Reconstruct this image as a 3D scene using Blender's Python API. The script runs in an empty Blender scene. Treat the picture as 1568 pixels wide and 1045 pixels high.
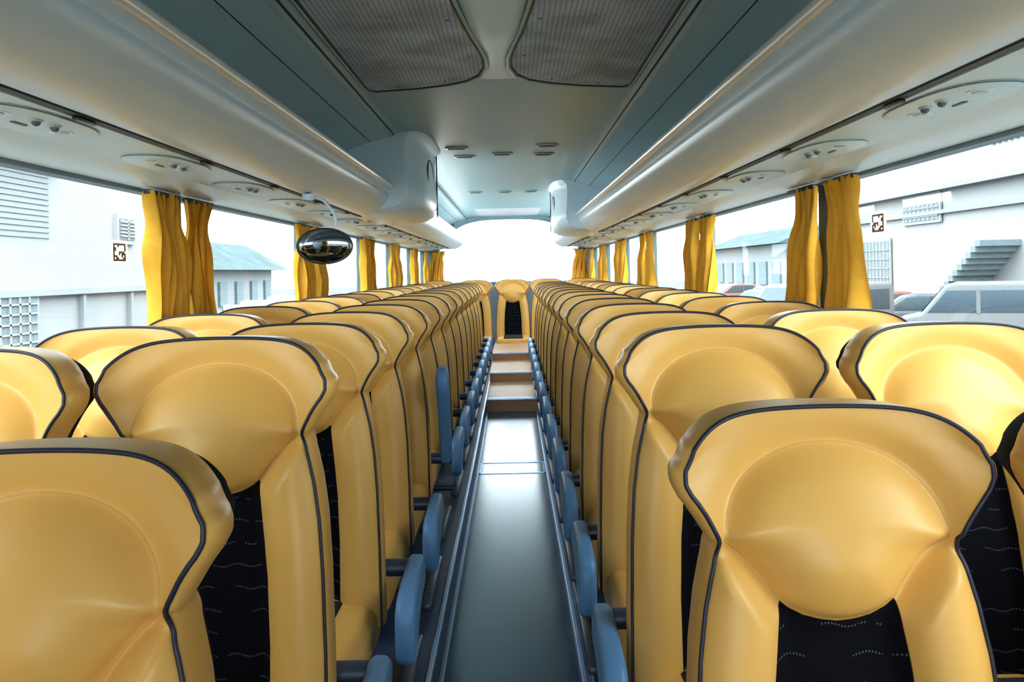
import bpy, bmesh, math, random
import numpy as np
from mathutils import Vector, Matrix
random.seed(7)
CZ = 2.5          # camera height over the street; bus heights below are relative to eye height
XC = -0.04        # bus centre line
F = 1300.0
scene = bpy.context.scene

# ------------------------------------------------------------------ materials
def new_mat(name):
    m = bpy.data.materials.new(name); m.use_nodes = True
    nt = m.node_tree
    return m, nt, nt.nodes, nt.links, nt.nodes["Principled BSDF"]

def pmat(name, col, rough=0.5, metal=0.0, noise=0.06, nscale=8.0, bump=0.0, bscale=200.0, spec=0.5, coat=0.0, trans=0.0, emit=None, es=0, tint=None):
    m, nt, N, L, b = new_mat(name)
    b.inputs["Roughness"].default_value = rough
    b.inputs["Metallic"].default_value = metal
    b.inputs["Specular IOR Level"].default_value = spec
    if tint: b.inputs["Specular Tint"].default_value = (*tint, 1)
    if coat: b.inputs["Coat Weight"].default_value = coat; b.inputs["Coat Roughness"].default_value = rough*.8; b.inputs["Coat IOR"].default_value = 1.5
    if emit: b.inputs["Emission Color"].default_value = (*emit, 1); b.inputs["Emission Strength"].default_value = es
    tc = N.new("ShaderNodeTexCoord")
    n = N.new("ShaderNodeTexNoise"); n.inputs["Scale"].default_value = nscale; n.inputs["Detail"].default_value = 4
    L.new(tc.outputs["Object"], n.inputs["Vector"])
    r = N.new("ShaderNodeValToRGB")
    r.color_ramp.elements[0].position = 0.3; r.color_ramp.elements[1].position = 0.7
    r.color_ramp.elements[0].color = (*[max(0, c*(1-noise)) for c in col], 1)
    r.color_ramp.elements[1].color = (*[min(1, c*(1+noise)) for c in col], 1)
    L.new(n.outputs["Fac"], r.inputs["Fac"]); L.new(r.outputs["Color"], b.inputs["Base Color"])
    if bump > 0:
        n2 = N.new("ShaderNodeTexNoise"); n2.inputs["Scale"].default_value = bscale; n2.inputs["Detail"].default_value = 3
        L.new(tc.outputs["Object"], n2.inputs["Vector"])
        bp = N.new("ShaderNodeBump"); bp.inputs["Strength"].default_value = bump; bp.inputs["Distance"].default_value = 0.0005
        L.new(n2.outputs["Fac"], bp.inputs["Height"]); L.new(bp.outputs["Normal"], b.inputs["Normal"])
    if trans > 0:
        t = N.new("ShaderNodeBsdfTranslucent"); L.new(r.outputs["Color"], t.inputs[0])
        mx = N.new("ShaderNodeMixShader"); mx.inputs[0].default_value = trans
        L.new(b.outputs[0], mx.inputs[1]); L.new(t.outputs[0], mx.inputs[2]); L.new(mx.outputs[0], N["Material Output"].inputs[0])
    return m

def leather_mat():
    m, nt, N, L, b = new_mat("seat_upholstery")
    tc = N.new("ShaderNodeTexCoord")
    def M(op, a, bb=None, clamp=False):
        n = N.new("ShaderNodeMath"); n.operation = op; n.use_clamp = clamp
        for i, v in enumerate((a, bb)):
            if v is None: continue
            if isinstance(v, (int, float)): n.inputs[i].default_value = v
            else: L.new(v, n.inputs[i])
        return n.outputs[0]
    ab = N.new("ShaderNodeAttribute"); ab.attribute_name = "sd_b"
    ac = N.new("ShaderNodeAttribute"); ac.attribute_name = "sd_c"
    black = M('ADD', M('MULTIPLY', ab.outputs["Fac"], 700), 0.5, True)
    seam = M('SUBTRACT', 1.0, M('MULTIPLY', M('ABSOLUTE', ac.outputs["Fac"]), 520), True)
    n = N.new("ShaderNodeTexNoise"); n.inputs["Scale"].default_value = 5; n.inputs["Detail"].default_value = 5
    L.new(tc.outputs["Object"], n.inputs["Vector"])
    r = N.new("ShaderNodeValToRGB")
    r.color_ramp.elements[0].position = 0.3; r.color_ramp.elements[1].position = 0.72
    r.color_ramp.elements[0].color = (0.70, 0.378, 0.082, 1)
    r.color_ramp.elements[1].color = (0.76, 0.425, 0.105, 1)
    L.new(n.outputs["Fac"], r.inputs["Fac"])
    mx = N.new("ShaderNodeMix"); mx.data_type = 'RGBA'
    L.new(M('MULTIPLY', seam, 0.40), mx.inputs[0]); L.new(r.outputs["Color"], mx.inputs[6]); mx.inputs[7].default_value = (0.36, 0.15, 0.025, 1)
    sep = N.new("ShaderNodeSeparateXYZ"); L.new(tc.outputs["Object"], sep.inputs[0])
    wav = M('MULTIPLY', M('SINE', M('MULTIPLY', sep.outputs[0], 110)), 0.0030)
    zz = M('ADD', sep.outputs[2], wav)
    fr = M('FRACT', M('MULTIPLY', zz, 24))
    line = M('LESS_THAN', M('ABSOLUTE', M('SUBTRACT', fr, 0.5)), 0.035)
    dots = M('GREATER_THAN', M('SINE', M('MULTIPLY', sep.outputs[0], 1300)), 0.2)
    dot = M('MULTIPLY', line, dots)
    n3 = N.new("ShaderNodeTexNoise"); n3.inputs["Scale"].default_value = 14
    L.new(tc.outputs["Object"], n3.inputs["Vector"])
    dot = M('MULTIPLY', dot, M('GREATER_THAN', n3.outputs["Fac"], 0.52))
    mb = N.new("ShaderNodeMix"); mb.data_type = 'RGBA'
    L.new(dot, mb.inputs[0]); mb.inputs[6].default_value = (0.004, 0.004, 0.006, 1); mb.inputs[7].default_value = (0.08, 0.085, 0.10, 1)
    fin = N.new("ShaderNodeMix"); fin.data_type = 'RGBA'
    L.new(black, fin.inputs[0]); L.new(mx.outputs[2], fin.inputs[6]); L.new(mb.outputs[2], fin.inputs[7])
    L.new(fin.outputs[2], b.inputs["Base Color"])
    L.new(M('ADD', M('MULTIPLY', black, 0.5), 0.40), b.inputs["Roughness"])
    L.new(M('SUBTRACT', 0.40, M('MULTIPLY', black, 0.35)), b.inputs["Specular IOR Level"])
    n2 = N.new("ShaderNodeTexNoise"); n2.inputs["Scale"].default_value = 420; n2.inputs["Detail"].default_value = 2
    n4 = N.new("ShaderNodeTexNoise"); n4.inputs["Scale"].default_value = 11; n4.inputs["Detail"].default_value = 1
    L.new(tc.outputs["Object"], n2.inputs["Vector"]); L.new(tc.outputs["Object"], n4.inputs["Vector"])
    h = M('ADD', M('MULTIPLY', n2.outputs["Fac"], 0.2), M('MULTIPLY', n4.outputs["Fac"], 0.6))
    bp = N.new("ShaderNodeBump"); bp.inputs["Strength"].default_value = 0.25; bp.inputs["Distance"].default_value = 0.002
    L.new(h, bp.inputs["Height"]); L.new(bp.outputs["Normal"], b.inputs["Normal"])
    return m

def glass_mat(name, tint=(0.9, 0.95, 0.96)):
    m = bpy.data.materials.new(name); m.use_nodes = True
    nt = m.node_tree; N = nt.nodes; L = nt.links
    for n in list(N): N.remove(n)
    out = N.new("ShaderNodeOutputMaterial")
    t = N.new("ShaderNodeBsdfTransparent")
    nz = N.new("ShaderNodeTexNoise"); nz.inputs["Scale"].default_value = 1.5
    r = N.new("ShaderNodeValToRGB"); r.color_ramp.elements[0].color = (*[c*.98 for c in tint], 1); r.color_ramp.elements[1].color = (*tint, 1)
    L.new(nz.outputs["Fac"], r.inputs[0]); L.new(r.outputs[0], t.inputs[0])
    g = N.new("ShaderNodeBsdfGlossy"); g.inputs["Roughness"].default_value = 0.02; g.inputs[0].default_value = (1, 1, 1, 1)
    mix = N.new("ShaderNodeMixShader"); mix.inputs[0].default_value = 0.04
    L.new(t.outputs[0], mix.inputs[1]); L.new(g.outputs[0], mix.inputs[2])
    L.new(mix.outputs[0], out.inputs[0])
    return m

def curtain_mat():
    m = bpy.data.materials.new("curtain_cloth"); m.use_nodes = True
    nt = m.node_tree; N = nt.nodes; L = nt.links
    b = N["Principled BSDF"]; out = N["Material Output"]
    tc = N.new("ShaderNodeTexCoord"); n = N.new("ShaderNodeTexNoise"); n.inputs["Scale"].default_value = 30
    L.new(tc.outputs["Object"], n.inputs["Vector"])
    r = N.new("ShaderNodeValToRGB"); r.color_ramp.elements[0].color = (0.60, 0.29, 0.025, 1); r.color_ramp.elements[1].color = (0.75, 0.40, 0.045, 1)
    L.new(n.outputs["Fac"], r.inputs[0]); L.new(r.outputs[0], b.inputs["Base Color"]); b.inputs["Roughness"].default_value = 0.9
    b.inputs["Specular IOR Level"].default_value = 0.2
    t = N.new("ShaderNodeBsdfTranslucent"); L.new(r.outputs[0], t.inputs[0])
    mx = N.new("ShaderNodeMixShader"); mx.inputs[0].default_value = 0.08
    L.new(b.outputs[0], mx.inputs[1]); L.new(t.outputs[0], mx.inputs[2]); L.new(mx.outputs[0], out.inputs[0])
    return m

def perf_mat():
    m, nt, N, L, b = new_mat("perforated_fabric")
    tc = N.new("ShaderNodeTexCoord")
    v = N.new("ShaderNodeTexVoronoi"); v.inputs["Scale"].default_value = 62; v.inputs["Randomness"].default_value = 0.0
    L.new(tc.outputs["Object"], v.inputs["Vector"])
    r = N.new("ShaderNodeValToRGB"); r.color_ramp.elements[0].position = 0.25; r.color_ramp.elements[1].position = 0.34
    r.color_ramp.elements[0].color = (0.10, 0.13, 0.17, 1); r.color_ramp.elements[1].color = (0.50, 0.64, 0.80, 1)
    L.new(v.outputs["Distance"], r.inputs[0])
    n = N.new("ShaderNodeTexNoise"); n.inputs["Scale"].default_value = 6; n.inputs["Detail"].default_value = 9
    L.new(tc.outputs["Object"], n.inputs["Vector"])
    r2 = N.new("ShaderNodeValToRGB"); r2.color_ramp.elements[0].position = .35; r2.color_ramp.elements[1].position = .6
    r2.color_ramp.elements[0].color = (.66, .64, .64, 1); r2.color_ramp.elements[1].color = (1, 1, 1, 1); L.new(n.outputs["Fac"], r2.inputs[0])
    mx = N.new("ShaderNodeMix"); mx.data_type = 'RGBA'; mx.blend_type = 'MULTIPLY'; mx.inputs[0].default_value = 1
    L.new(r.outputs[0], mx.inputs[6]); L.new(r2.outputs[0], mx.inputs[7]); L.new(mx.outputs[2], b.inputs["Base Color"])
    b.inputs["Roughness"].default_value = 0.7
    return m

def wood_mat():
    m, nt, N, L, b = new_mat("wood_laminate")
    tc = N.new("ShaderNodeTexCoord"); mp = N.new("ShaderNodeMapping"); mp.inputs["Scale"].default_value = (1, 8, 14)
    L.new(tc.outputs["Object"], mp.inputs[0])
    n = N.new("ShaderNodeTexNoise"); n.inputs["Scale"].default_value = 5; n.inputs["Detail"].default_value = 6
    L.new(mp.outputs[0], n.inputs["Vector"])
    r = N.new("ShaderNodeValToRGB"); r.color_ramp.elements[0].color = (0.34, 0.16, 0.07, 1); r.color_ramp.elements[1].color = (0.66, 0.40, 0.22, 1)
    L.new(n.outputs["Fac"], r.inputs[0]); L.new(r.outputs[0], b.inputs["Base Color"]); b.inputs["Roughness"].default_value = 0.45
    return m

LEA = leather_mat()
PIPE = pmat("navy_piping", (0.010, 0.012, 0.030), 0.5)
SHELL = pmat("seat_back_shell", (0.05, 0.055, 0.06), 0.5)
BLKF = pmat("black_fabric", (0.008, 0.008, 0.011), 0.9, noise=0.3, nscale=60)
ARM = pmat("armrest_blue", (0.10, 0.25, 0.48), 0.42, noise=0.05, bump=0.2)
FRAME = pmat("seat_frame_metal", (0.05, 0.07, 0.11), 0.4, 0.4)
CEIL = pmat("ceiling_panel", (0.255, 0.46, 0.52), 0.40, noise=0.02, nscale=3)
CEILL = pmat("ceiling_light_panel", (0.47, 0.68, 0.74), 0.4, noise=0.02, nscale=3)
RACK = pmat("rack_plastic", (0.66, 0.82, 0.90), 0.3, noise=0.015, nscale=2)
RACK2 = pmat("rack_underside", (0.60, 0.78, 0.84), 0.4, noise=0.03, nscale=4)
RAIL = pmat("rack_rail", (0.85, 0.90, 0.90), 0.2, 0.3, noise=0.02)
DARK = pmat("dark_gap", (0.02, 0.024, 0.026), 0.6)
TEAL = pmat("pillar_trim", (0.07, 0.11, 0.11), 0.6)
WTRIM = pmat("window_header_trim", (0.16, 0.24, 0.30), 0.5)
WALLM = pmat("wall_trim", (0.40, 0.47, 0.48), 0.6)
REARM = pmat("rear_trim", (0.16, 0.20, 0.23), 0.5)
FLOORM = pmat("vinyl_floor", (0.014, 0.036, 0.080), 0.20, noise=0.2, nscale=25, bump=0.08, bscale=60, spec=1.0, tint=(0.60, 0.84, 1.0))
PLATM = pmat("platform_vinyl", (0.025, 0.05, 0.11), 0.45, noise=0.2, nscale=25)
METAL = pmat("metal_trim", (0.40, 0.62, 0.95), 0.25, 0.9)
WOOD = wood_mat()
PERF = perf_mat()
CURT = curtain_mat()
GLASS = glass_mat("tinted_glass", (0.83, 0.88, 0.90))
CHROME = pmat("lamp_housing", (0.42, 0.50, 0.53), 0.3, 0.2)
LENS = pmat("lamp_lens", (0.75, 0.80, 0.80), 0.2)
MIRR = pmat("mirror_glass", (0.40, 0.46, 0.52), 0.02, 1.0, noise=0.0)
BLACKP = pmat("black_plastic", (0.012, 0.013, 0.015), 0.35)
DGREY = pmat("nozzle_grey", (0.10, 0.13, 0.14), 0.35)
WHITEP = pmat("sticker_white", (0.85, 0.90, 0.95), 0.6, trans=0.75)
STRIP = pmat("light_strip_diffuser", (0.9, 0.95, 1.0), 0.4, emit=(0.92, 0.98, 1.0), es=20)

# ------------------------------------------------------------------ mesh builder
class MB:
    def __init__(s): s.v = []; s.f = []; s.m = []; s.mats = []; s.a = {}
    def mi(s, mat):
        if mat not in s.mats: s.mats.append(mat)
        return s.mats.index(mat)
    def add(s, vs, fs, mat, attrs=None):
        o = len(s.v); s.v += [tuple(v) for v in vs]; k = s.mi(mat)
        for f in fs: s.f.append(tuple(i+o for i in f)); s.m.append(k)
        if attrs:
            for n, arr in attrs.items(): s.a.setdefault(n, {})[o] = arr
    def bm(s, bm, mat):
        bm.verts.index_update()
        s.add([v.co[:] for v in bm.verts], [[v.index for v in f.verts] for f in bm.faces], mat); bm.free()
    def box(s, x0, x1, y0, y1, z0, z1, mat, bev=0.0, seg=2, M=None):
        bm = bmesh.new(); bmesh.ops.create_cube(bm, size=1)
        for v in bm.verts:
            v.co = Vector(((x0+x1)/2+v.co.x*(x1-x0), (y0+y1)/2+v.co.y*(y1-y0), (z0+z1)/2+v.co.z*(z1-z0)))
        if bev > 0: bmesh.ops.bevel(bm, geom=bm.edges[:], offset=bev, segments=seg, profile=0.5, affect='EDGES')
        if M is not None: bmesh.ops.transform(bm, matrix=M, verts=bm.verts)
        s.bm(bm, mat)
    def ext(s, pts, axis, a0, a1, mat, bev=0.0, seg=3, caps=True, M=None):
        def P(u, v, a):
            return {'x': (a, u, v), 'y': (u, a, v), 'z': (u, v, a)}[axis]
        bm = bmesh.new()
        A = [bm.verts.new(P(u, v, a0)) for u, v in pts]; B = [bm.verts.new(P(u, v, a1)) for u, v in pts]
        n = len(pts)
        for i in range(n): bm.faces.new((A[i], A[(i+1) % n], B[(i+1) % n], B[i]))
        caps_e = []
        if caps:
            fa = bm.faces.new(A[::-1]); fb = bm.faces.new(B); caps_e = list(fa.edges)+list(fb.edges)
        bmesh.ops.recalc_face_normals(bm, faces=bm.faces)
        if bev > 0 and caps_e: bmesh.ops.bevel(bm, geom=caps_e, offset=bev, segments=seg, profile=0.5, affect='EDGES')
        if M is not None: bmesh.ops.transform(bm, matrix=M, verts=bm.verts)
        s.bm(bm, mat)
    def sheet(s, pts, y0, y1, mat, ny=1):
        n = len(pts); vs = []; fs = []
        for j in range(ny+1):
            y = y0+(y1-y0)*j/ny
            vs += [(u, y, v) for u, v in pts]
        for j in range(ny):
            for i in range(n-1): a = j*n+i; fs.append((a, a+1, a+1+n, a+n))
        s.add(vs, fs, mat)
    def sphere(s, c, r, mat, sc=(1, 1, 1), u=16, v=10):
        bm = bmesh.new(); bmesh.ops.create_uvsphere(bm, u_segments=u, v_segments=v, radius=r)
        for w in bm.verts: w.co = Vector((c[0]+w.co.x*sc[0], c[1]+w.co.y*sc[1], c[2]+w.co.z*sc[2]))
        s.bm(bm, mat)
    def cyl(s, p0, p1, r0, mat, r1=None, n=16, caps=True):
        p0 = Vector(p0); p1 = Vector(p1); d = p1-p0; r1 = r0 if r1 is None else r1
        bm = bmesh.new(); bmesh.ops.create_cone(bm, cap_ends=caps, segments=n, radius1=r0, radius2=r1, depth=d.length)
        M = Matrix.Translation((p0+p1)/2) @ d.to_track_quat('Z', 'Y').to_matrix().to_4x4()
        bmesh.ops.transform(bm, matrix=M, verts=bm.verts); s.bm(bm, mat)
    def tube(s, pts, r, mat, n=8):
        P = [Vector(p) for p in pts]; vs = []; fs = []
        for i, p in enumerate(P):
            t = (P[min(i+1, len(P)-1)]-P[max(i-1, 0)]).normalized()
            up = Vector((0, 1, 0)) if abs(t.y) < 0.9 else Vector((0, 0, 1))
            a = t.cross(up).normalized(); b = t.cross(a).normalized()
            for k in range(n):
                th = 2*math.pi*k/n; vs.append(p+a*math.cos(th)*r+b*math.sin(th)*r)
        for i in range(len(P)-1):
            for k in range(n):
                k2 = (k+1) % n; fs.append((i*n+k, i*n+k2, (i+1)*n+k2, (i+1)*n+k))
        fs.append(tuple(range(n))[::-1]); fs.append(tuple((len(P)-1)*n+k for k in range(n)))
        s.add(vs, fs, mat)
    def mesh(s, name, smooth=True, angle=None, defaults=None):
        me = bpy.data.meshes.new(name); me.from_pydata(s.v, [], s.f)
        for m in s.mats: me.materials.append(m)
        me.polygons.foreach_set("material_index", s.m)
        me.polygons.foreach_set("use_smooth", [smooth]*len(s.f))
        if defaults:
            for n, dv in defaults.items():
                arr = np.full(len(s.v), dv, dtype=np.float32)
                for o, vals in s.a.get(n, {}).items(): arr[o:o+len(vals)] = vals
                at = me.attributes.new(n, 'FLOAT', 'POINT'); at.data.foreach_set("value", arr)
        me.update()
        if smooth and angle:
            try: me.set_sharp_from_angle(angle=math.radians(angle))
            except Exception: pass
        return me

def obj(name, me, loc=(0, 0, 0), rot=(0, 0, 0), parent=None):
    o = bpy.data.objects.new(name, me); scene.collection.objects.link(o)
    o.location = loc; o.rotation_euler = rot
    if parent: o.parent = parent
    return o

# ------------------------------------------------------------------ seat
def sstep(t): t = np.clip(t, 0, 1); return t*t*(3-2*t)
HZ = [-.80, -.60, -.45, -.35, -.28, -.235, -.205, -.187, -.170, -.13, -.10, -.07, -.035, 0.0]
HW = [.224, .220, .214, .206, .195, .184, .1745, .170, .177, .198, .212, .220, .220, .206]
zf = np.linspace(-.80, 0, 801); hf = np.interp(zf, HZ, HW)
ker = np.hanning(13); ker /= ker.sum(); hf = np.convolve(np.pad(hf, 6, mode='edge'), ker, 'valid')
def hw(z): return np.interp(z, zf, hf)
def cushion_half():
    p = [(.162*math.sin(a), -.178+.126*math.cos(a)) for a in np.linspace(0, math.pi/2, 20)]
    p += [(.1645, -.185), (.152, -.197), (.134, -.213), (.115, -.233), (.099, -.254), (.086, -.274), (.072, -.286), (.05, -.297), (.025, -.3035), (0, -.306)]
    return p
def black_half():
    return [(0, -.306), (.025, -.3035), (.05, -.297), (.072, -.286), (.086, -.274), (.089, -.30), (.097, -.36), (.107, -.45), (.114, -.58), (.116, -.95), (0, -.95)]
def poly_sd(h, X, Z):
    P = h + [(-x, z) for x, z in h[::-1] if x > 0]
    P = np.array(P); n = len(P); d = np.full(X.shape, 1e9); ins = np.zeros(X.shape, bool)
    for i in range(n):
        a = P[i]; b = P[(i+1) % n]; e = b-a; L2 = e@e
        if L2 < 1e-12: continue
        t = np.clip(((X-a[0])*e[0]+(Z-a[1])*e[1])/L2, 0, 1)
        d = np.minimum(d, np.hypot(X-a[0]-t*e[0], Z-a[1]-t*e[1]))
        if a[1] != b[1]:
            c = ((a[1] > Z) != (b[1] > Z)) & (X < (b[0]-a[0])*(Z-a[1])/(b[1]-a[1])+a[0]); ins ^= c
    return np.where(ins, d, -d)

def build_seat(name, arm=0, raised=False, off=.288, adz=0.0):
    mb = MB()
    NS, NZ = 96, 190
    s = np.sin(np.linspace(-math.pi/2, math.pi/2, NS+1)*0.8)/math.sin(math.pi/2*0.8)
    zc = np.linspace(-.80, 0, NZ+1)
    S, ZC = np.meshgrid(s, zc)
    X = S*hw(ZC)
    ztop = -.012*S**2-.040*np.abs(S)**6
    Z = ZC+ztop*sstep((ZC+.15)/.15)
    sc = poly_sd(cushion_half(), X, Z); sb = poly_sd(black_half(), X, Z)
    lean = .15*Z+0.10*np.maximum(-.0-Z-.35, 0)**2
    Y = lean.copy()
    hwv = hw(ZC)
    upz = sstep((Z+.215)/.045)
    Y -= upz*(.042*np.abs(S)**3.0)            # wings curve forward
    q = np.clip(sc/.11, 0, 1)
    low = sstep((-.15-Z)/.08)                 # crisp overhang at the lower seam, soft at the crown
    Y -= .052*((1-(1-q)**2.0)*low+(1-low)*(1-(1-q)**1.5)*.85)
    Y += .016*np.exp(-(sc/.028)**2)*(1-low)
    xi = np.interp(Z, [-.95, -.58, -.45, -.36, -.30, -.274, -.233, -.19], [.116, .114, .107, .097, .089, .086, .115, .165])
    t = np.clip((np.abs(X)-xi)/np.maximum(hwv-xi, .01), 0, 1)
    legm = sstep((-.175-Z)/.05)*sstep((-sc)/.045)
    Y -= legm*.036*np.sin(math.pi*(t*.95+.0))**.6*(sc < 0)
    Y += .008*np.exp(-(sc/.009)**2)*low
    Y += .003*np.exp(-(sc/.006)**2)
    Y += .014*sstep((sb)/.02)
    # light smoothing away from the outline
    for _ in range(2):
        Ys = Y.copy(); Ys[1:-1, 1:-1] = (Y[1:-1, 1:-1]*4+Y[:-2, 1:-1]+Y[2:, 1:-1]+Y[1:-1, :-2]+Y[1:-1, 2:])/8; Y = Ys
    n1 = NS+1
    vs = np.stack([X, Y, Z], -1).reshape(-1, 3)
    fs = [(j*n1+i, j*n1+i+1, (j+1)*n1+i+1, (j+1)*n1+i) for j in range(NZ) for i in range(NS)]
    mb.add(vs.tolist(), fs, LEA, {"sd_b": sb.reshape(-1), "sd_c": sc.reshape(-1)})
    idx = [(j, 0) for j in range(0, NZ+1)] + [(NZ, i) for i in range(1, NS+1)] + [(j, NS) for j in range(NZ-1, -1, -1)]
    O = np.array([[X[a], Y[a], Z[a]] for a in idx])
    T = np.gradient(O[:, [0, 2]], axis=0)
    for _ in range(3): T[1:-1] = (T[:-2]+T[1:-1]*2+T[2:])/4
    T /= np.linalg.norm(T, axis=1)[:, None]
    Nn = np.stack([-T[:, 1], T[:, 0]], -1)
    prof = [(0, 0), (.006, .003), (.012, .014), (.015, .035), (.013, .065), (.004, .090), (-.012, .108)]
    n = len(O); gv = []; gf = []
    upn = np.clip(Nn[:, 1], 0, 1)
    headf = (.50+.75*sstep((O[:, 2]+.25)/.12))*(1-.92*upn**1.2)
    for o, dy in prof:
        for k in range(n):
            oo = o if o < 0 else o*headf[k]
            gv.append((O[k, 0]+Nn[k, 0]*oo, O[k, 1]+dy, O[k, 2]+Nn[k, 1]*oo))
    for r in range(len(prof)-1):
        for k in range(n-1): gf.append((r*n+k, (r+1)*n+k, (r+1)*n+k+1, r*n+k+1))
    mb.add(gv, gf, LEA)
    vb = np.stack([X*.95, lean+.110+.02*(1-S**2)*sstep(-Z/.1), Z-.012*sstep((ZC+.1)/.1)], -1).reshape(-1, 3)
    mb.add(vb.tolist(), [f[::-1] for f in fs], SHELL)
    pp = [(O[k, 0]+Nn[k, 0]*.002, O[k, 1]-.001, O[k, 2]+Nn[k, 1]*.002) for k in range(0, n, 2)]
    mb.tube(pp, .0034, PIPE, 8)
    mb.box(-.215, .215, -.56, -.03, -.87, -.735, LEA, .045, 5)
    mb.box(-.125, .125, -.545, -.10, -.76, -.728, BLKF, .014, 3)
    mb.tube([(x, -.56+.006, -.80) for x in np.linspace(-.17, .17, 8)], .0035, PIPE, 6)
    mb.box(-.20, .20, -.50, -.06, -.895, -.865, FRAME, .006)
    for x in (-.14, .14):
        mb.box(x-.02, x+.02, -.40, -.16, -.93, -.89, FRAME, .004)
    if arm:
        ax = off*arm
        pr = [(.03, -.635), (-.10, -.642), (-.20, -.652), (-.235, -.662), (-.258, -.682), (-.268, -.71), (-.268, -.76), (-.262, -.80),
              (-.245, -.822), (-.215, -.825), (-.18, -.80), (-.12, -.755), (-.06, -.73), (.03, -.715)]
        pr = [(a, b+adz) for a, b in pr]
        M = None
        if raised:
            c = Matrix.Translation((0, 0.0, -.66))
            M = Matrix.Translation((0, 0, .03)) @ c @ Matrix.Rotation(math.radians(-80), 4, 'X') @ Matrix.Diagonal((1, 1.45, .8, 1)) @ c.inverted()
        mb.ext(pr, 'x', ax-.025, ax+.025, ARM, .018, 5, M=M)
        mb.cyl(((.205)*arm, 0.04, -.675+adz), (ax+.020*arm, 0.04, -.675+adz), .024, FRAME, n=20)
        mb.box(ax-.018, ax+.018, -.42, .02, -.90, -.875, FRAME, .008)
        mb.cyl((.2*arm, -.30, -.885), (ax, -.30, -.885), .014, FRAME)
    return mb.mesh(name, True, 50, {"sd_b": -1.0, "sd_c": 1.0})

ME_W = build_seat("seat_mesh_window")
ME_R = build_seat("seat_mesh_aisle_right", arm=-1, off=.276)
ME_L = build_seat("seat_mesh_aisle_left", arm=1, off=.305, adz=-.02)
ME_LR = build_seat("seat_mesh_aisle_left_raised", arm=1, raised=True, off=.290)
def seat(me, x, y, z, rz=0): return obj("coach_seat", me, (x, y, CZ+z), (0, 0, math.radians(rz)))

TOP = -.137
for i in range(14):
    y = 1.28+.65*i
    seat(ME_R, .466, y, -.216 if i == 0 else TOP)
    seat(ME_W, .955, y-.06, -.206 if i == 0 else TOP)
for i in range(15):
    y = 1.05+.655*i
    z = -.212 if i == 0 else (-.125 if i == 1 else TOP)
    seat(ME_LR if i == 4 else ME_L, -.590, y, z)
    seat(ME_W, -1.050, y-.09, -.206 if i == 0 else -.131)
for x in (-.98, -.50, .0, .46, .94):
    seat(ME_W, x, 11.35, TOP+.02)

# ------------------------------------------------------------------ floor & platforms
YF, YR = -2.9, 12.55
AL, AR = -.240, .195
mb = MB()
mb.box(-1.29, 1.20, YF, YR-.01, CZ-1.30, CZ-1.20, FLOORM)
obj("floor", mb.mesh("floor", False))
mb = MB()
steps = [(7.25, -1.09), (8.35, -1.0), (9.5, -.92), (10.84, 0)]
for k in range(3):
    y0, z = steps[k]; y1 = steps[k+1][0]
    mb.box(AL+.001, AR-.001, y0, y1, CZ-1.20, CZ+z-.004, WOOD)
    mb.box(AL+.001, AR-.001, y0+.03, y1, CZ+z-.004, CZ+z, WOOD)
    mb.box(AL+.001, AR-.001, y0-.006, y0+.03, CZ+z-.012, CZ+z+.004, METAL, .003)
obj("aisle_steps", mb.mesh("aisle_steps", False))
mb = MB()
def plat(x0, x1, y0, y1, z): mb.box(x0, x1, y0, y1, CZ-1.20, CZ+z, PLATM, .008)
plat(-1.28, AL, YF, 1.10, -1.142); plat(-1.28, AL, 1.10, YR-.01, -1.064)
plat(AR, 1.195, YF, 1.35, -1.142); plat(AR, 1.195, 1.35, YR-.01, -1.064)
plat(AL, AR, 10.85, YR-.01, -.92)
obj("seat_platform", mb.mesh("seat_platform", False))
mb = MB()
for x, sg in ((AL, 1), (AR, -1)):
    mb.box(x-.008, x+.008, 1.36, YR-.02, CZ-1.075, CZ-1.055, METAL, .003)
    mb.box(min(x, x+sg*.016), max(x, x+sg*.016), YF, 7.2, CZ-1.20, CZ-1.185, METAL, .003)
obj("trim_1", mb.mesh("aisle_edge_trim", False))
mb = MB()
for a, b, c, d in ((AL+.02, AR-.02, 5.02, 5.035), (AL+.02, AR-.02, 5.30, 5.315), (AL+.02, AL+.03, 5.02, 5.315), (AR-.03, AR-.02, 5.02, 5.315)):
    mb.box(a, b, c, d, CZ-1.201, CZ-1.196, METAL, .001)
obj("floor_hatch", mb.mesh("floor_hatch", False))

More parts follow.
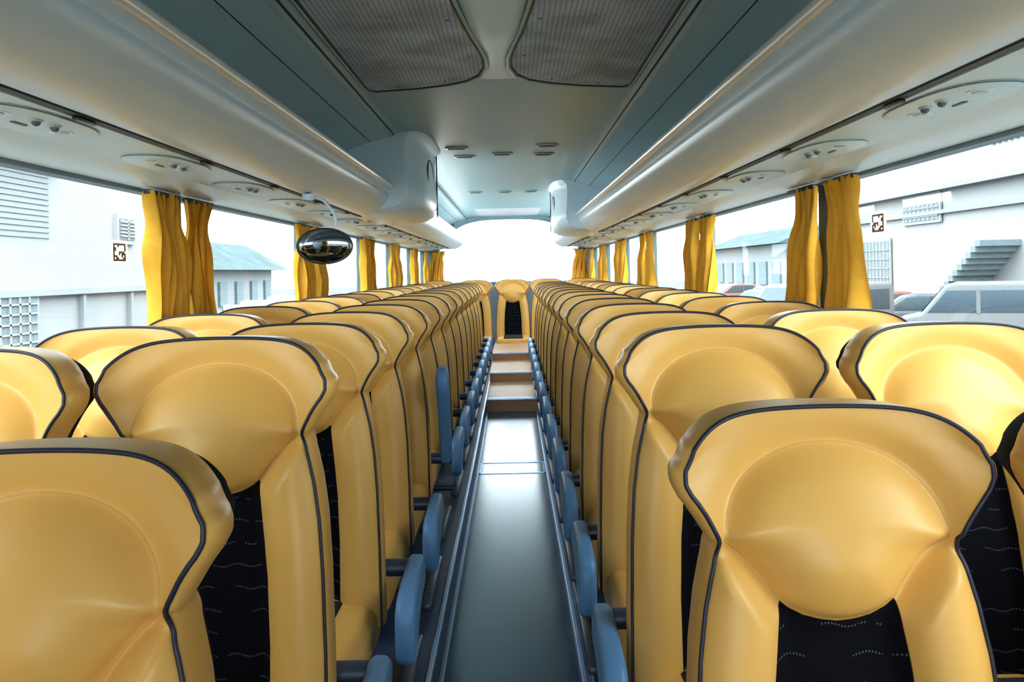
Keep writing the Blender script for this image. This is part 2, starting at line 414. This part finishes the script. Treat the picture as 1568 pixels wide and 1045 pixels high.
# ------------------------------------------------------------------ side walls with windows
XL, XR = XC-1.255, XC+1.25
ZS, ZT = -.42, .31
pillars = [YF+.1, .2, 3.25, 5.3, 7.4, 9.1, 10.9, YR-.05]
pw = .065
wi = 1
for side, X, sg in (("left", XL, -1), ("right", XR, 1)):
    mb = MB()
    a, b = (X-.05, X) if sg < 0 else (X, X+.05)
    mb.box(a, b, YF, YR, CZ-1.3, CZ+ZS, WALLM)
    mb.box(a, b, YF, YR, CZ+ZT, CZ+.75, WALLM)
    mb.box(a, b, YF, pillars[1]-pw, CZ+ZS, CZ+ZT, REARM)      # panelling added out of view to block side light from the front seats
    for p in pillars: mb.box(min(X+sg*.05, X-sg*.012), max(X+sg*.05, X-sg*.012), p-pw, p+pw, CZ+ZS, CZ+ZT, TEAL, .01)
    mb.box(min(X+sg*.04, X-sg*.006), max(X+sg*.04, X-sg*.006), YF, YR, CZ+ZT-.008, CZ+ZT, WTRIM)
    obj("wall_"+side, mb.mesh("wall_"+side, False))
    for p, q in list(zip(pillars[:-1], pillars[1:]))[1:]:
        g = MB(); xx = X+sg*.025
        g.add([(xx, p+pw, CZ+ZS), (xx, q-pw, CZ+ZS), (xx, q-pw, CZ+ZT), (xx, p+pw, CZ+ZT)], [(0, 1, 2, 3)], GLASS)
        obj("window_%d" % wi, g.mesh("pane", False)); wi += 1

# curtains
def curtain_mesh(w, seed, h=.66):
    rnd = random.Random(seed); mb = MB(); nu, nv = 110, 30; vs = []; fs = []
    ph = [rnd.uniform(0, 6.28) for _ in range(4)]; nf = rnd.choice([5, 6])
    for j in range(nv+1):
        v = j/nv  # 0 top
        pinch = math.exp(-((v-.16)/.10)**2)
        ww = w*(1.05-.22*pinch+.22*v-.12*math.sin(math.pi*v))
        lean = .03*math.sin(2.5*v+ph[1])
        for i in range(nu+1):
            u = i/nu
            uu = u+.035*math.sin(3*u*6.28+ph[0]+v*2.6)
            amp = (.027+.010*math.sin(ph[1]+5*v))*(1-.3*pinch)
            x = amp*math.sin(uu*nf*6.28+ph[2]+.9*math.sin(2.6*v+ph[3]))+.006*math.sin(uu*23+v*11)
            y = (u-.5)*ww+lean+.006*math.sin(6*v+ph[1])+.012*math.cos(uu*nf*6.28*1+ph[2])
            z = -v*h+.008*math.sin(u*nf*6.28)*(v < .02)
            vs.append((x, y, z))
    for j in range(nv):
        for i in range(nu): a = j*(nu+1)+i; fs.append((a, a+1, a+nu+2, a+nu+1))
    mb.add(vs, fs, CURT)
    mb.box(-.012, .012, -w*.55, w*.55, -.005, .012, DARK, .003)
    return mb.mesh("curtain_cloth", True)
cm = [curtain_mesh(.25, k) for k in range(4)]
k = 0
for X, sg in ((XL, 1), (XR, -1)):
    for p in pillars[1:-1]:
        for dy in ((-.22, .13) if sg > 0 else (-.27, .12)):
            obj("window_curtain", cm[k % 4], (X+sg*.055, p+dy, CZ+ZT-.016)); k += 1
    obj("window_curtain", cm[k % 4], (X+sg*.055, YR-.25, CZ+ZT-.016)); k += 1

# ------------------------------------------------------------------ ceiling (rear hatch is added to brighten that end)
mb = MB()
HX = .42
CP = [(HX, .80), (.50, .797), (.57, .790), (.60, .782), (.612, .768), (.63, .762)]
CS = [(.63, .762), (.72, .745), (.85, .70), (1.0, .64), (1.12, .56), (1.25, .46)]
def PR(lst, sg, dz=0): return [(XC+sg*x, CZ+z+dz) for x, z in lst]
added_hatches = [(10.8, 12.2)]
segs = []; yy = YF
for a, b in added_hatches: segs += [(yy, a, True), (a, b, False)]; yy = b
segs.append((yy, YR, True))
for a, b, closed in segs:
    for dz, m in ((0, None), (.05, WALLM)):
        for sg in (-1, 1):
            pc, ps = PR(CP, sg, dz), PR(CS, sg, dz)
            if dz: pc, ps = pc[::-1], ps[::-1]
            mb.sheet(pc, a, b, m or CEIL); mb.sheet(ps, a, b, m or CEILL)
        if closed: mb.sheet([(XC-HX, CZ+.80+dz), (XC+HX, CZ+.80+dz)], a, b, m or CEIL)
for a, b in added_hatches:
    for x in (-HX, HX): mb.box(XC+x-.008, XC+x+.008, a, b, CZ+.798, CZ+.86, CEILL)
    for y in (a, b): mb.box(XC-HX, XC+HX, y-.008, y+.008, CZ+.798, CZ+.86, CEILL)
obj("ceiling", mb.mesh("ceiling", True, 40))
HG = pmat("added_hatch_acrylic", (0.60, 0.65, 0.68), 0.5, trans=0.15)  # pale translucent panel, added for the glow at the rear ceiling
for a, b in added_hatches:
    g = MB(); g.box(XC-HX, XC+HX, a, b, CZ+.802, CZ+.812, HG, .003)
    obj("added_roof_hatch", g.mesh("added_roof_hatch", False))
mb = MB()
for sg in (-1, 1):
    for x, z in ((.606, .773), (.74, .738), (.90, .678)):
        cx = XC+sg*x; mb.box(cx-.004, cx+.004, YF, YR-.02, CZ+z, CZ+z+.010, DARK)
obj("trim_2", mb.mesh("ceiling_joint_trim", False))

GO = [(.165, 1.4), (.145, 2.0), (.118, 2.5), (.090, 2.8), (.062, 3.02), (.050, 3.15), (.052, 3.27), (.075, 3.39), (.13, 3.49), (.22, 3.56), (.35, 3.62), (.53, 3.66), (.552, 3.64), (.56, 3.58), (.56, 2.4), (.56, 1.4)]
def grille(sg):
    mb = MB()
    pts = [(XC+sg*a, b) for a, b in GO]
    mb.ext(pts, 'z', CZ+.787, CZ+.799, PERF)
    loop = [(x, y, CZ+.787) for x, y in pts]
    mb.tube(loop+[loop[0]], .005, DARK, 8)
    outer = [(XC+sg*(a+(.012 if a > .3 else -.010)), b+(.014 if b > 3.2 else 0), CZ+.791) for a, b in GO]
    mb.tube(outer, .009, CEIL, 8)
    for (a, b) in ((.150, 2.2), (.125, 2.65), (.08, 3.1), (.2, 3.49), (.4, 3.58)):
        mb.sphere((XC+sg*(a+.02), b, CZ+.786), .006, DGREY, (1, 1, .4), 10, 6)
    return mb.mesh("grille", True, 35)
obj("ceiling_vent_grille", grille(-1)); obj("ceiling_vent_grille", grille(1))
mb = MB(); ys = np.linspace(1.2, 3.55, 70); nu = 20; vs = []; fs = []
for y in ys:
    w = np.interp(y, [1.2, 1.8, 2.4, 2.8, 3.05, 3.25, 3.4, 3.55], [.145, .135, .105, .075, .042, .036, .06, .09])
    h = np.interp(y, [1.2, 2.2, 2.7, 3.05, 3.3, 3.55], [.075, .07, .055, .030, .014, .0])
    for i in range(nu+1):
        a = math.pi*i/nu; vs.append((XC-w*math.cos(a), y, CZ+.801-h*math.sin(a)**.8))
for j in range(len(ys)-1):
    for i in range(nu): a = j*(nu+1)+i; fs.append((a, a+1, a+nu+2, a+nu+1))
mb.add(vs, fs, CEILL); obj("ceiling_console", mb.mesh("ceiling_console", True))

def slot(x, y, w, d):
    mb = MB()
    pr = [(w*math.cos(a), d*math.sin(a)) for a in np.linspace(0, 2*math.pi, 28, endpoint=False)]
    mb.ext(pr, 'z', -.010, .0, CHROME, .003, 2)
    mb.ext([(a*.75, b*.6) for a, b in pr], 'z', -.013, -.008, DARK)
    obj("ceiling_vent", mb.mesh("ceiling_vent", True, 40), (x, y, CZ+.80))
for x, y in ((-.34, 5.45), (-.31, 5.85), (-.05, 5.75), (.24, 5.4), (.23, 5.8), (-.35, 8.5), (-.06, 8.5), (.2, 8.5)): slot(x, y, .075, .05)

# ------------------------------------------------------------------ luggage racks
def rprof():
    return [(1.24, .314), (1.16, .312), (1.09, .318), (1.06, .334), (.845, .338), (.825, .345), (.815, .334), (.79, .327), (.75, .336), (.71, .354), (.675, .380), (.652, .405),
            (.640, .428), (.640, .440), (.648, .450), (.640, .463), (.625, .474), (.622, .490), (.632, .502), (.652, .500), (.668, .482), (.70, .452), (.9, .42), (1.24, .41)]
for nm, sg in (("left", -1), ("right", 1)):
    mb = MB(); pr = [(XC+sg*x, CZ+z) for x, z in rprof()]
    y0, y1 = YF+.2, YR-.35
    mb.ext(pr, 'y', y0, y1, RACK)
    mb.cyl((XC+sg*.628, y0, CZ+.487), (XC+sg*.628, y1, CZ+.487), .017, RAIL, n=16)
    mb.box(min(XC+sg*.822, XC+sg*.836), max(XC+sg*.822, XC+sg*.836), y0, y1, CZ+.332, CZ+.345, DARK)
    mb.box(min(XC+sg*.845, XC+sg*1.055), max(XC+sg*.845, XC+sg*1.055), y0, y1, CZ+.331, CZ+.339, RACK2)
    ys0 = 5.85 if sg < 0 else 8.6
    mb.box(min(XC+sg*.600, XC+sg*.622), max(XC+sg*.600, XC+sg*.622), ys0, YR-.6, CZ+.44, CZ+.50, STRIP, .006)
    obj("luggage_rack", mb.mesh("luggage_rack", True, 42))

def housing(sg, y0, L, xin):
    mb = MB()
    base = [(.86, .326), (.74, .322), (.62, .325), (.54, .338), (.49, .365), (.468, .41), (.463, .47), (.468, .54), (.475, .62), (.478, .70), (.470, .76), (.44, .79), (.44, .80), (.86, .80)]
    tsl = [0, .04, .1, .2, .35, .5, .8, .93, .98, 1]
    off = [.10, .06, .035, .018, .006, 0, 0, .008, .025, .07]
    vs = []; fs = []; n = len(base)
    for t, o in zip(tsl, off):
        for x, z in base:
            xx = x-(.465-xin)+o if x < .8 else x
            zz = z+o*.35 if z < .5 else z
            vs.append((XC+sg*xx, y0+L*t, CZ+zz))
    for j in range(len(tsl)-1):
        for i in range(n-1): a = j*n+i; fs.append((a, a+1, a+n+1, a+n))
    fs.append(tuple(range(n))); fs.append(tuple((len(tsl)-1)*n+i for i in range(n))[::-1])
    mb.add(vs, fs, RACK)
    loop = [(XC+sg*(xin+.012), y0+L*.5+.16*math.cos(a), CZ+.60+.09*math.sin(a)) for a in np.linspace(0, 2*math.pi, 33)]
    mb.tube(loop, .004, DARK, 6)
    mb.box(XC+sg*xin-.004, XC+sg*xin+.004, y0+L*.8, y0+L*.81, CZ+.36, CZ+.76, DARK)
    obj("rack_housing", mb.mesh("rack_housing", True, 50))
housing(-1, 4.75, 1.0, .44)
housing(1, 7.5, 1.0, .43)

def reading_unit():
    mb = MB()
    pr = [(.085*math.copysign(abs(math.cos(a))**.7, math.cos(a)), .20*math.copysign(abs(math.sin(a))**.8, math.sin(a))) for a in np.linspace(0, 2*math.pi, 36, endpoint=False)]
    mb.ext(pr, 'z', -.005, .0, RACK2, .002, 2)
    mb.tube([(a, b, -.003) for a, b in pr]+[(pr[0][0], pr[0][1], -.003)], .0011, DGREY, 6)
    for y in (-.035, .035):
        mb.cyl((-.03, y, -.004), (-.03, y, -.010), .015, CHROME, .013, 20)
        mb.sphere((-.03, y, -.011), .009, DGREY, (1, 1, .9))
    for y in (-.12, .12):
        mb.cyl((0, y, -.004), (0, y, -.007), .026, RACK, .024, 24)
        mb.cyl((0, y, -.007), (0, y, -.0085), .015, CHROME, .014, 20)
    mb.box(.02, .030, -.025, .025, -.008, -.004, DGREY, .002)
    mb.box(-.118, -.104, -.04, .04, -.008, .000, BLACKP, .003)
    return mb.mesh("reading_unit", True, 40)
ru = reading_unit()
for sg in (-1, 1):
    for i in range(17):
        o = obj("reading_light_panel", ru, (XC+sg*.945, .35+.70*i, CZ+.331))
        if sg < 0: o.rotation_euler = (0, 0, math.pi)

# ------------------------------------------------------------------ rear and front walls
mb = MB()
def arch(x):
    t = min(1, abs(x)/1.10); return -.16+.93*(1-t**3.4)**(1/2.4)
xs = np.linspace(-1.255, 1.25, 105)
for a, b in zip(xs[:-1], xs[1:]):
    A, B = XC+a, XC+b
    ta = arch(a) if abs(a) < 1.10 else -.16; tb = arch(b) if abs(b) < 1.10 else -.16
    mb.add([(A, YR, CZ-1.3), (B, YR, CZ-1.3), (B, YR, CZ-.16), (A, YR, CZ-.16)], [(0, 1, 2, 3)], REARM)
    mb.add([(A, YR, CZ+ta), (B, YR, CZ+tb), (B, YR, CZ+.84), (A, YR, CZ+.84)], [(0, 1, 2, 3)], CEILL if abs(a) < .8 else REARM)
lp = [(XC+x, YR-.01, CZ+(arch(x) if abs(x) < 1.1 else -.16)) for x in np.linspace(-1.1, 1.1, 60)]
mb.tube(lp+[lp[0]], .012, CEILL, 8)
obj("wall_rear", mb.mesh("wall_rear", False))
g = MB(); g.add([(XC-1.1, YR+.02, CZ-.16), (XC+1.1, YR+.02, CZ-.16), (XC+1.1, YR+.02, CZ+.78), (XC-1.1, YR+.02, CZ+.78)], [(0, 1, 2, 3)], GLASS)
obj("window_%d" % wi, g.mesh("rear_pane", False)); wi += 1
for sg in (-1, 1):
    o = obj("window_curtain", cm[1], (XC+sg*1.05, YR-.09, CZ+.30), (0, 0, math.pi/2)); o.scale = (1, .8, .8)
mb = MB()
mb.box(-1.29, 1.20, YF-.05, YF-.001, CZ-1.3, CZ-.45, REARM); mb.box(-1.29, 1.20, YF-.05, YF-.001, CZ+.50, CZ+.86, REARM)
for x in (-1.24, 1.15): mb.box(x-.05, x+.05, YF-.05, YF-.001, CZ-.45, CZ+.5, TEAL)
obj("wall_front", mb.mesh("wall_front", False))

# ------------------------------------------------------------------ convex mirror
mb = MB(); bm = bmesh.new(); bmesh.ops.create_uvsphere(bm, u_segments=40, v_segments=24, radius=1)
for v in bm.verts:
    v.co = Vector((v.co.x*.108, v.co.y*(.022 if v.co.y < 0 else .035), v.co.z*.068))
mb.bm(bm, MIRR)
loop = [(.110*math.cos(a), .004, .070*math.sin(a)) for a in np.linspace(0, 2*math.pi, 49)]
mb.tube(loop, .0045, BLACKP, 8)
bm = bmesh.new(); bmesh.ops.create_uvsphere(bm, u_segments=32, v_segments=16, radius=1)
for v in bm.verts: v.co = Vector((v.co.x*.112, .012+v.co.y*(.004 if v.co.y < 0 else .045), v.co.z*.072))
mb.bm(bm, BLACKP)
mb.tube([(.03, .03, .05), (.05, .04, .09), (.045, .04, .13), (.0, .04, .185), (-.06, .04, .205)], .007, RACK, 10)
mb.cyl((-.06, .04, .185), (-.06, .04, .210), .025, RACK)
mir = obj("convex_mirror", mb.mesh("convex_mirror", True, 60), (-.75, 3.42, CZ+.115), (math.radians(6), 0, math.radians(22)))

# ------------------------------------------------------------------ window stickers
def sticker(x, y, z, sg):
    rnd = random.Random(3); mb = MB(); n = 9; s = .060/n
    mb.box(-.0005, .0005, -.060, .060, -.040, .040, WHITEP)
    for i in range(n):
        for j in range(n):
            c = (i in (0, 8) or j in (0, 8)) and not (i in (0, 8) and j == 4)
            if c or rnd.random() < .42:
                y0 = -.045+i*s*1.5; z0 = -.030+j*s; xx = sg*.0012
                mb.box(xx-.0004, xx+.0004, y0, y0+s*1.5, z0, z0+s, BLACKP)
    obj("window_sticker", mb.mesh("window_sticker", False), (x, y, CZ+z))
sticker(XL-.022, 2.85, .09, 1); sticker(XR+.022, 2.85, .135, -1)

# ------------------------------------------------------------------ exterior
GM = pmat("street_paving", (0.080, 0.083, 0.085), 0.9, noise=0.1, nscale=.6, spec=0)
BW = pmat("render_wall", (0.225, 0.232, 0.232), 0.9, noise=0.04, nscale=.4, spec=0)
BW2 = pmat("render_wall_cool", (0.19, 0.205, 0.21), 0.9, noise=0.05, nscale=.5, spec=0)
BG = pmat("shutter_blue", (0.13, 0.165, 0.175), 0.6, noise=0.1, spec=0)
RT = pmat("roof_teal", (0.058, 0.080, 0.083), 0.9, noise=0.15, nscale=1, spec=0)
CARW = pmat("car_paint_pale", (0.11, 0.12, 0.125), 0.4, spec=.15)
CARR = pmat("car_paint_red", (0.18, 0.06, 0.05), 0.4, spec=.15)
CARG = pmat("car_paint_grey", (0.05, 0.065, 0.075), 0.4, spec=.15)
CARGL = pmat("car_window_dark", (0.03, 0.05, 0.065), 0.4, spec=.15)
mb = MB(); mb.box(-90, 90, -40, 160, -.2, 0, GM); obj("ground", mb.mesh("ground", False))

def building(name, x0, x1, y0, y1, h, mat, face, wins, bands, extra=None):
    mb = MB(); mb.box(x0, x1, y0, y1, 0, h, mat)
    fx = x1 if face > 0 else x0
    for yy, zz, w, hh in wins:
        mb.box(min(fx-.05, fx+face*.12), max(fx-.05, fx+face*.12), yy-.12, yy+w+.12, zz-.12, zz+hh+.12, BW)
        a, b = (fx, fx+face*.14); mb.box(min(a, b), max(a, b), yy, yy+w, zz, zz+hh, BG)
        n = max(2, int(w/.35))
        for k in range(1, n):
            c = yy+w*k/n; mb.box(min(a, fx+face*.18), max(a, fx+face*.18), c-.03, c+.03, zz, zz+hh, BW)
        for k in range(1, 6):
            c = zz+hh*k/6; mb.box(min(a, fx+face*.18), max(a, fx+face*.18), yy, yy+w, c-.02, c+.02, BW)
    for z in bands:
        mb.box(min(fx, fx+face*.2), max(fx, fx+face*.2), y0, y1, z, z+.15, BW2)
    if extra: extra(mb, fx, face)
    return obj(name, mb.mesh(name, False))
def ex_l(mb, fx, f):
    for k in range(12): mb.box(fx, fx+.03, 17.2, 20.2, 3.5+k*.13, 3.58+k*.13, BW2)
    for y in (21.5, 24.2): mb.box(fx, fx+.14, y, y+.14, 0, 2.2, BW2)
    mb.box(fx, fx+.3, 16, 20.6, 5.2, 5.35, BW2)
building("apartment_building", -20, -11, -6, 27.0, 10, BW, 1, [(17.2, .9, 2.2, 1.3), (23.6, 3.6, .9, .6), (2, 1, 3, 2)], [2.15], ex_l)
def ex_r(mb, fx, f):
    for k in range(9): mb.box(fx-1.4, fx, 31.0-k*.3-.32, 31.0-k*.3, 1.4+k*.2, 1.6+k*.2, BG)
    mb.box(fx-.5, fx, 22, 44, 5.3, 5.5, BW2)
    for k in range(16): mb.box(fx-.1, fx, 24.4+k*.35, 24.6+k*.35, 6.6, 7.0+.3*(k % 3), BW2)
building("commercial_building", 17, 30, -5, 44, 13, BW, -1, [(22.0, 1.2, 5.0, 3.0), (33.5, 4.2, 3, 1.0), (10, 1, 6, 3), (38, 1, 3, 2.5)], [4.4, 8.2], ex_r)
mb = MB()
mb.box(-30, -17, 34, 60, 0, 3.0, BW2)
mb.ext([(-31, 2.9), (-16, 2.9), (-19.0, 4.7), (-28, 4.7)], 'y', 33.5, 61, RT)
for k in range(9): mb.box(-16.98, -16.85, 34+k*3, 35.2+k*3, .8, 2.2, BG)
obj("warehouse", mb.mesh("warehouse", False))
mb = MB()
mb.box(20, 34, 62, 84, 0, 4.2, BW2); mb.ext([(19, 4.1), (35, 4.1), (31, 5.6), (23, 5.6)], 'y', 61, 85, RT)
for k in range(6): mb.box(19.85, 20.05, 63+k*3.4, 65+k*3.4, 1, 2.8, BG)
obj("warehouse", mb.mesh("warehouse_far", False))

def car(paint, van=False):
    mb = MB()
    if van:
        body = [(-2.3, .35), (2.25, .35), (2.35, .6), (2.3, .95), (1.75, 1.08), (1.15, 1.85), (.9, 1.93), (-2.2, 1.93), (-2.32, 1.75), (-2.35, .6)]
        cab = [(1.60, 1.10), (1.10, 1.72), (-2.1, 1.74), (-2.1, 1.12)]
        mb.ext(body, 'x', -.88, .88, paint, .10, 3); mb.ext(cab, 'x', -.895, .895, CARGL, .03, 2)
        for c in (.35, -.9): mb.box(-.90, .90, c-.05, c+.05, 1.1, 1.76, paint)
        mb.add([(-.7, 1.78, 1.09), (.7, 1.78, 1.09), (.62, 1.19, 1.83), (-.62, 1.19, 1.83)], [(0, 1, 2, 3)], CARGL)
    else:
        body = [(-2.1, .32), (2.1, .32), (2.2, .5), (2.12, .78), (1.2, .93), (-1.5, .96), (-2.1, .92), (-2.2, .6)]
        cabp = [(1.25, .90), (.55, 1.40), (.2, 1.46), (-.9, 1.44), (-1.75, .93)]
        cab = [(1.05, .93), (.50, 1.36), (-.85, 1.37), (-1.45, .95)]
        mb.ext(body, 'x', -.85, .85, paint, .10, 3); mb.ext(cabp, 'x', -.72, .72, paint, .08, 3); mb.ext(cab, 'x', -.735, .735, CARGL, .02, 2)
        mb.box(-.75, .75, -.25, -.17, .93, 1.40, paint)
        mb.add([(-.62, 1.20, .96), (.62, 1.20, .96), (.58, .60, 1.385), (-.58, .60, 1.385)], [(0, 1, 2, 3)], CARGL)
    for y in (-1.4, 1.4):
        for x in (-.86, .86):
            mb.cyl((x-.1, y, .32), (x+.1, y, .32), .32, BLACKP, n=24); mb.cyl((x-.11, y, .32), (x+.11, y, .32), .18, CARW, n=16)
    for x in (-.6, .6): mb.box(x-.14, x+.14, 2.12, 2.28, .6, .74, LENS, .03)
    return mb.mesh("car_body", True, 30)
cw, cr, cg, cv = car(CARW), car(CARR), car(CARG), car(CARW, True)
for me, x, y, r in ((cv, 13.2, 23.3, 60), (cg, 13.5, 28.0, 70), (cr, 13.6, 31.5, 80), (cw, 9.5, 30, 100), (cg, 11, 37, 120), (cw, 12.8, 42, 140), (cr, 13, 50, 110), (cv, 9.0, 25.5, 110), (cw, -10.0, 31.5, 20), (cg, -11, 37, 10), (cw, -12, 45, 0)):
    obj("van" if me is cv else "car", me, (x, y, .0), (0, 0, math.radians(r)))

# ------------------------------------------------------------------ light
w = bpy.data.worlds.new("sky"); scene.world = w; w.use_nodes = True
bg = w.node_tree.nodes["Background"]; bg.inputs[0].default_value = (0.88, 0.97, 1.0, 1); bg.inputs[1].default_value = 13.5
sun = bpy.data.lights.new("sun", 'SUN'); sun.energy = 4.0; sun.angle = math.radians(3); sun.color = (1, .96, .9)
so = bpy.data.objects.new("sun", sun); scene.collection.objects.link(so); so.rotation_euler = (math.radians(22), math.radians(8), 0)

scene.view_settings.view_transform = 'Standard'
# ------------------------------------------------------------------ camera
cam = bpy.data.cameras.new("camera"); co = bpy.data.objects.new("camera", cam); scene.collection.objects.link(co)
cam.sensor_width = 36; cam.lens = F/1568*36; cam.shift_y = -(522.5-415)/1568; cam.clip_start = .02; cam.clip_end = 500
co.location = (0, 0, CZ); co.rotation_euler = (math.pi/2, .021, 0)
scene.camera = co
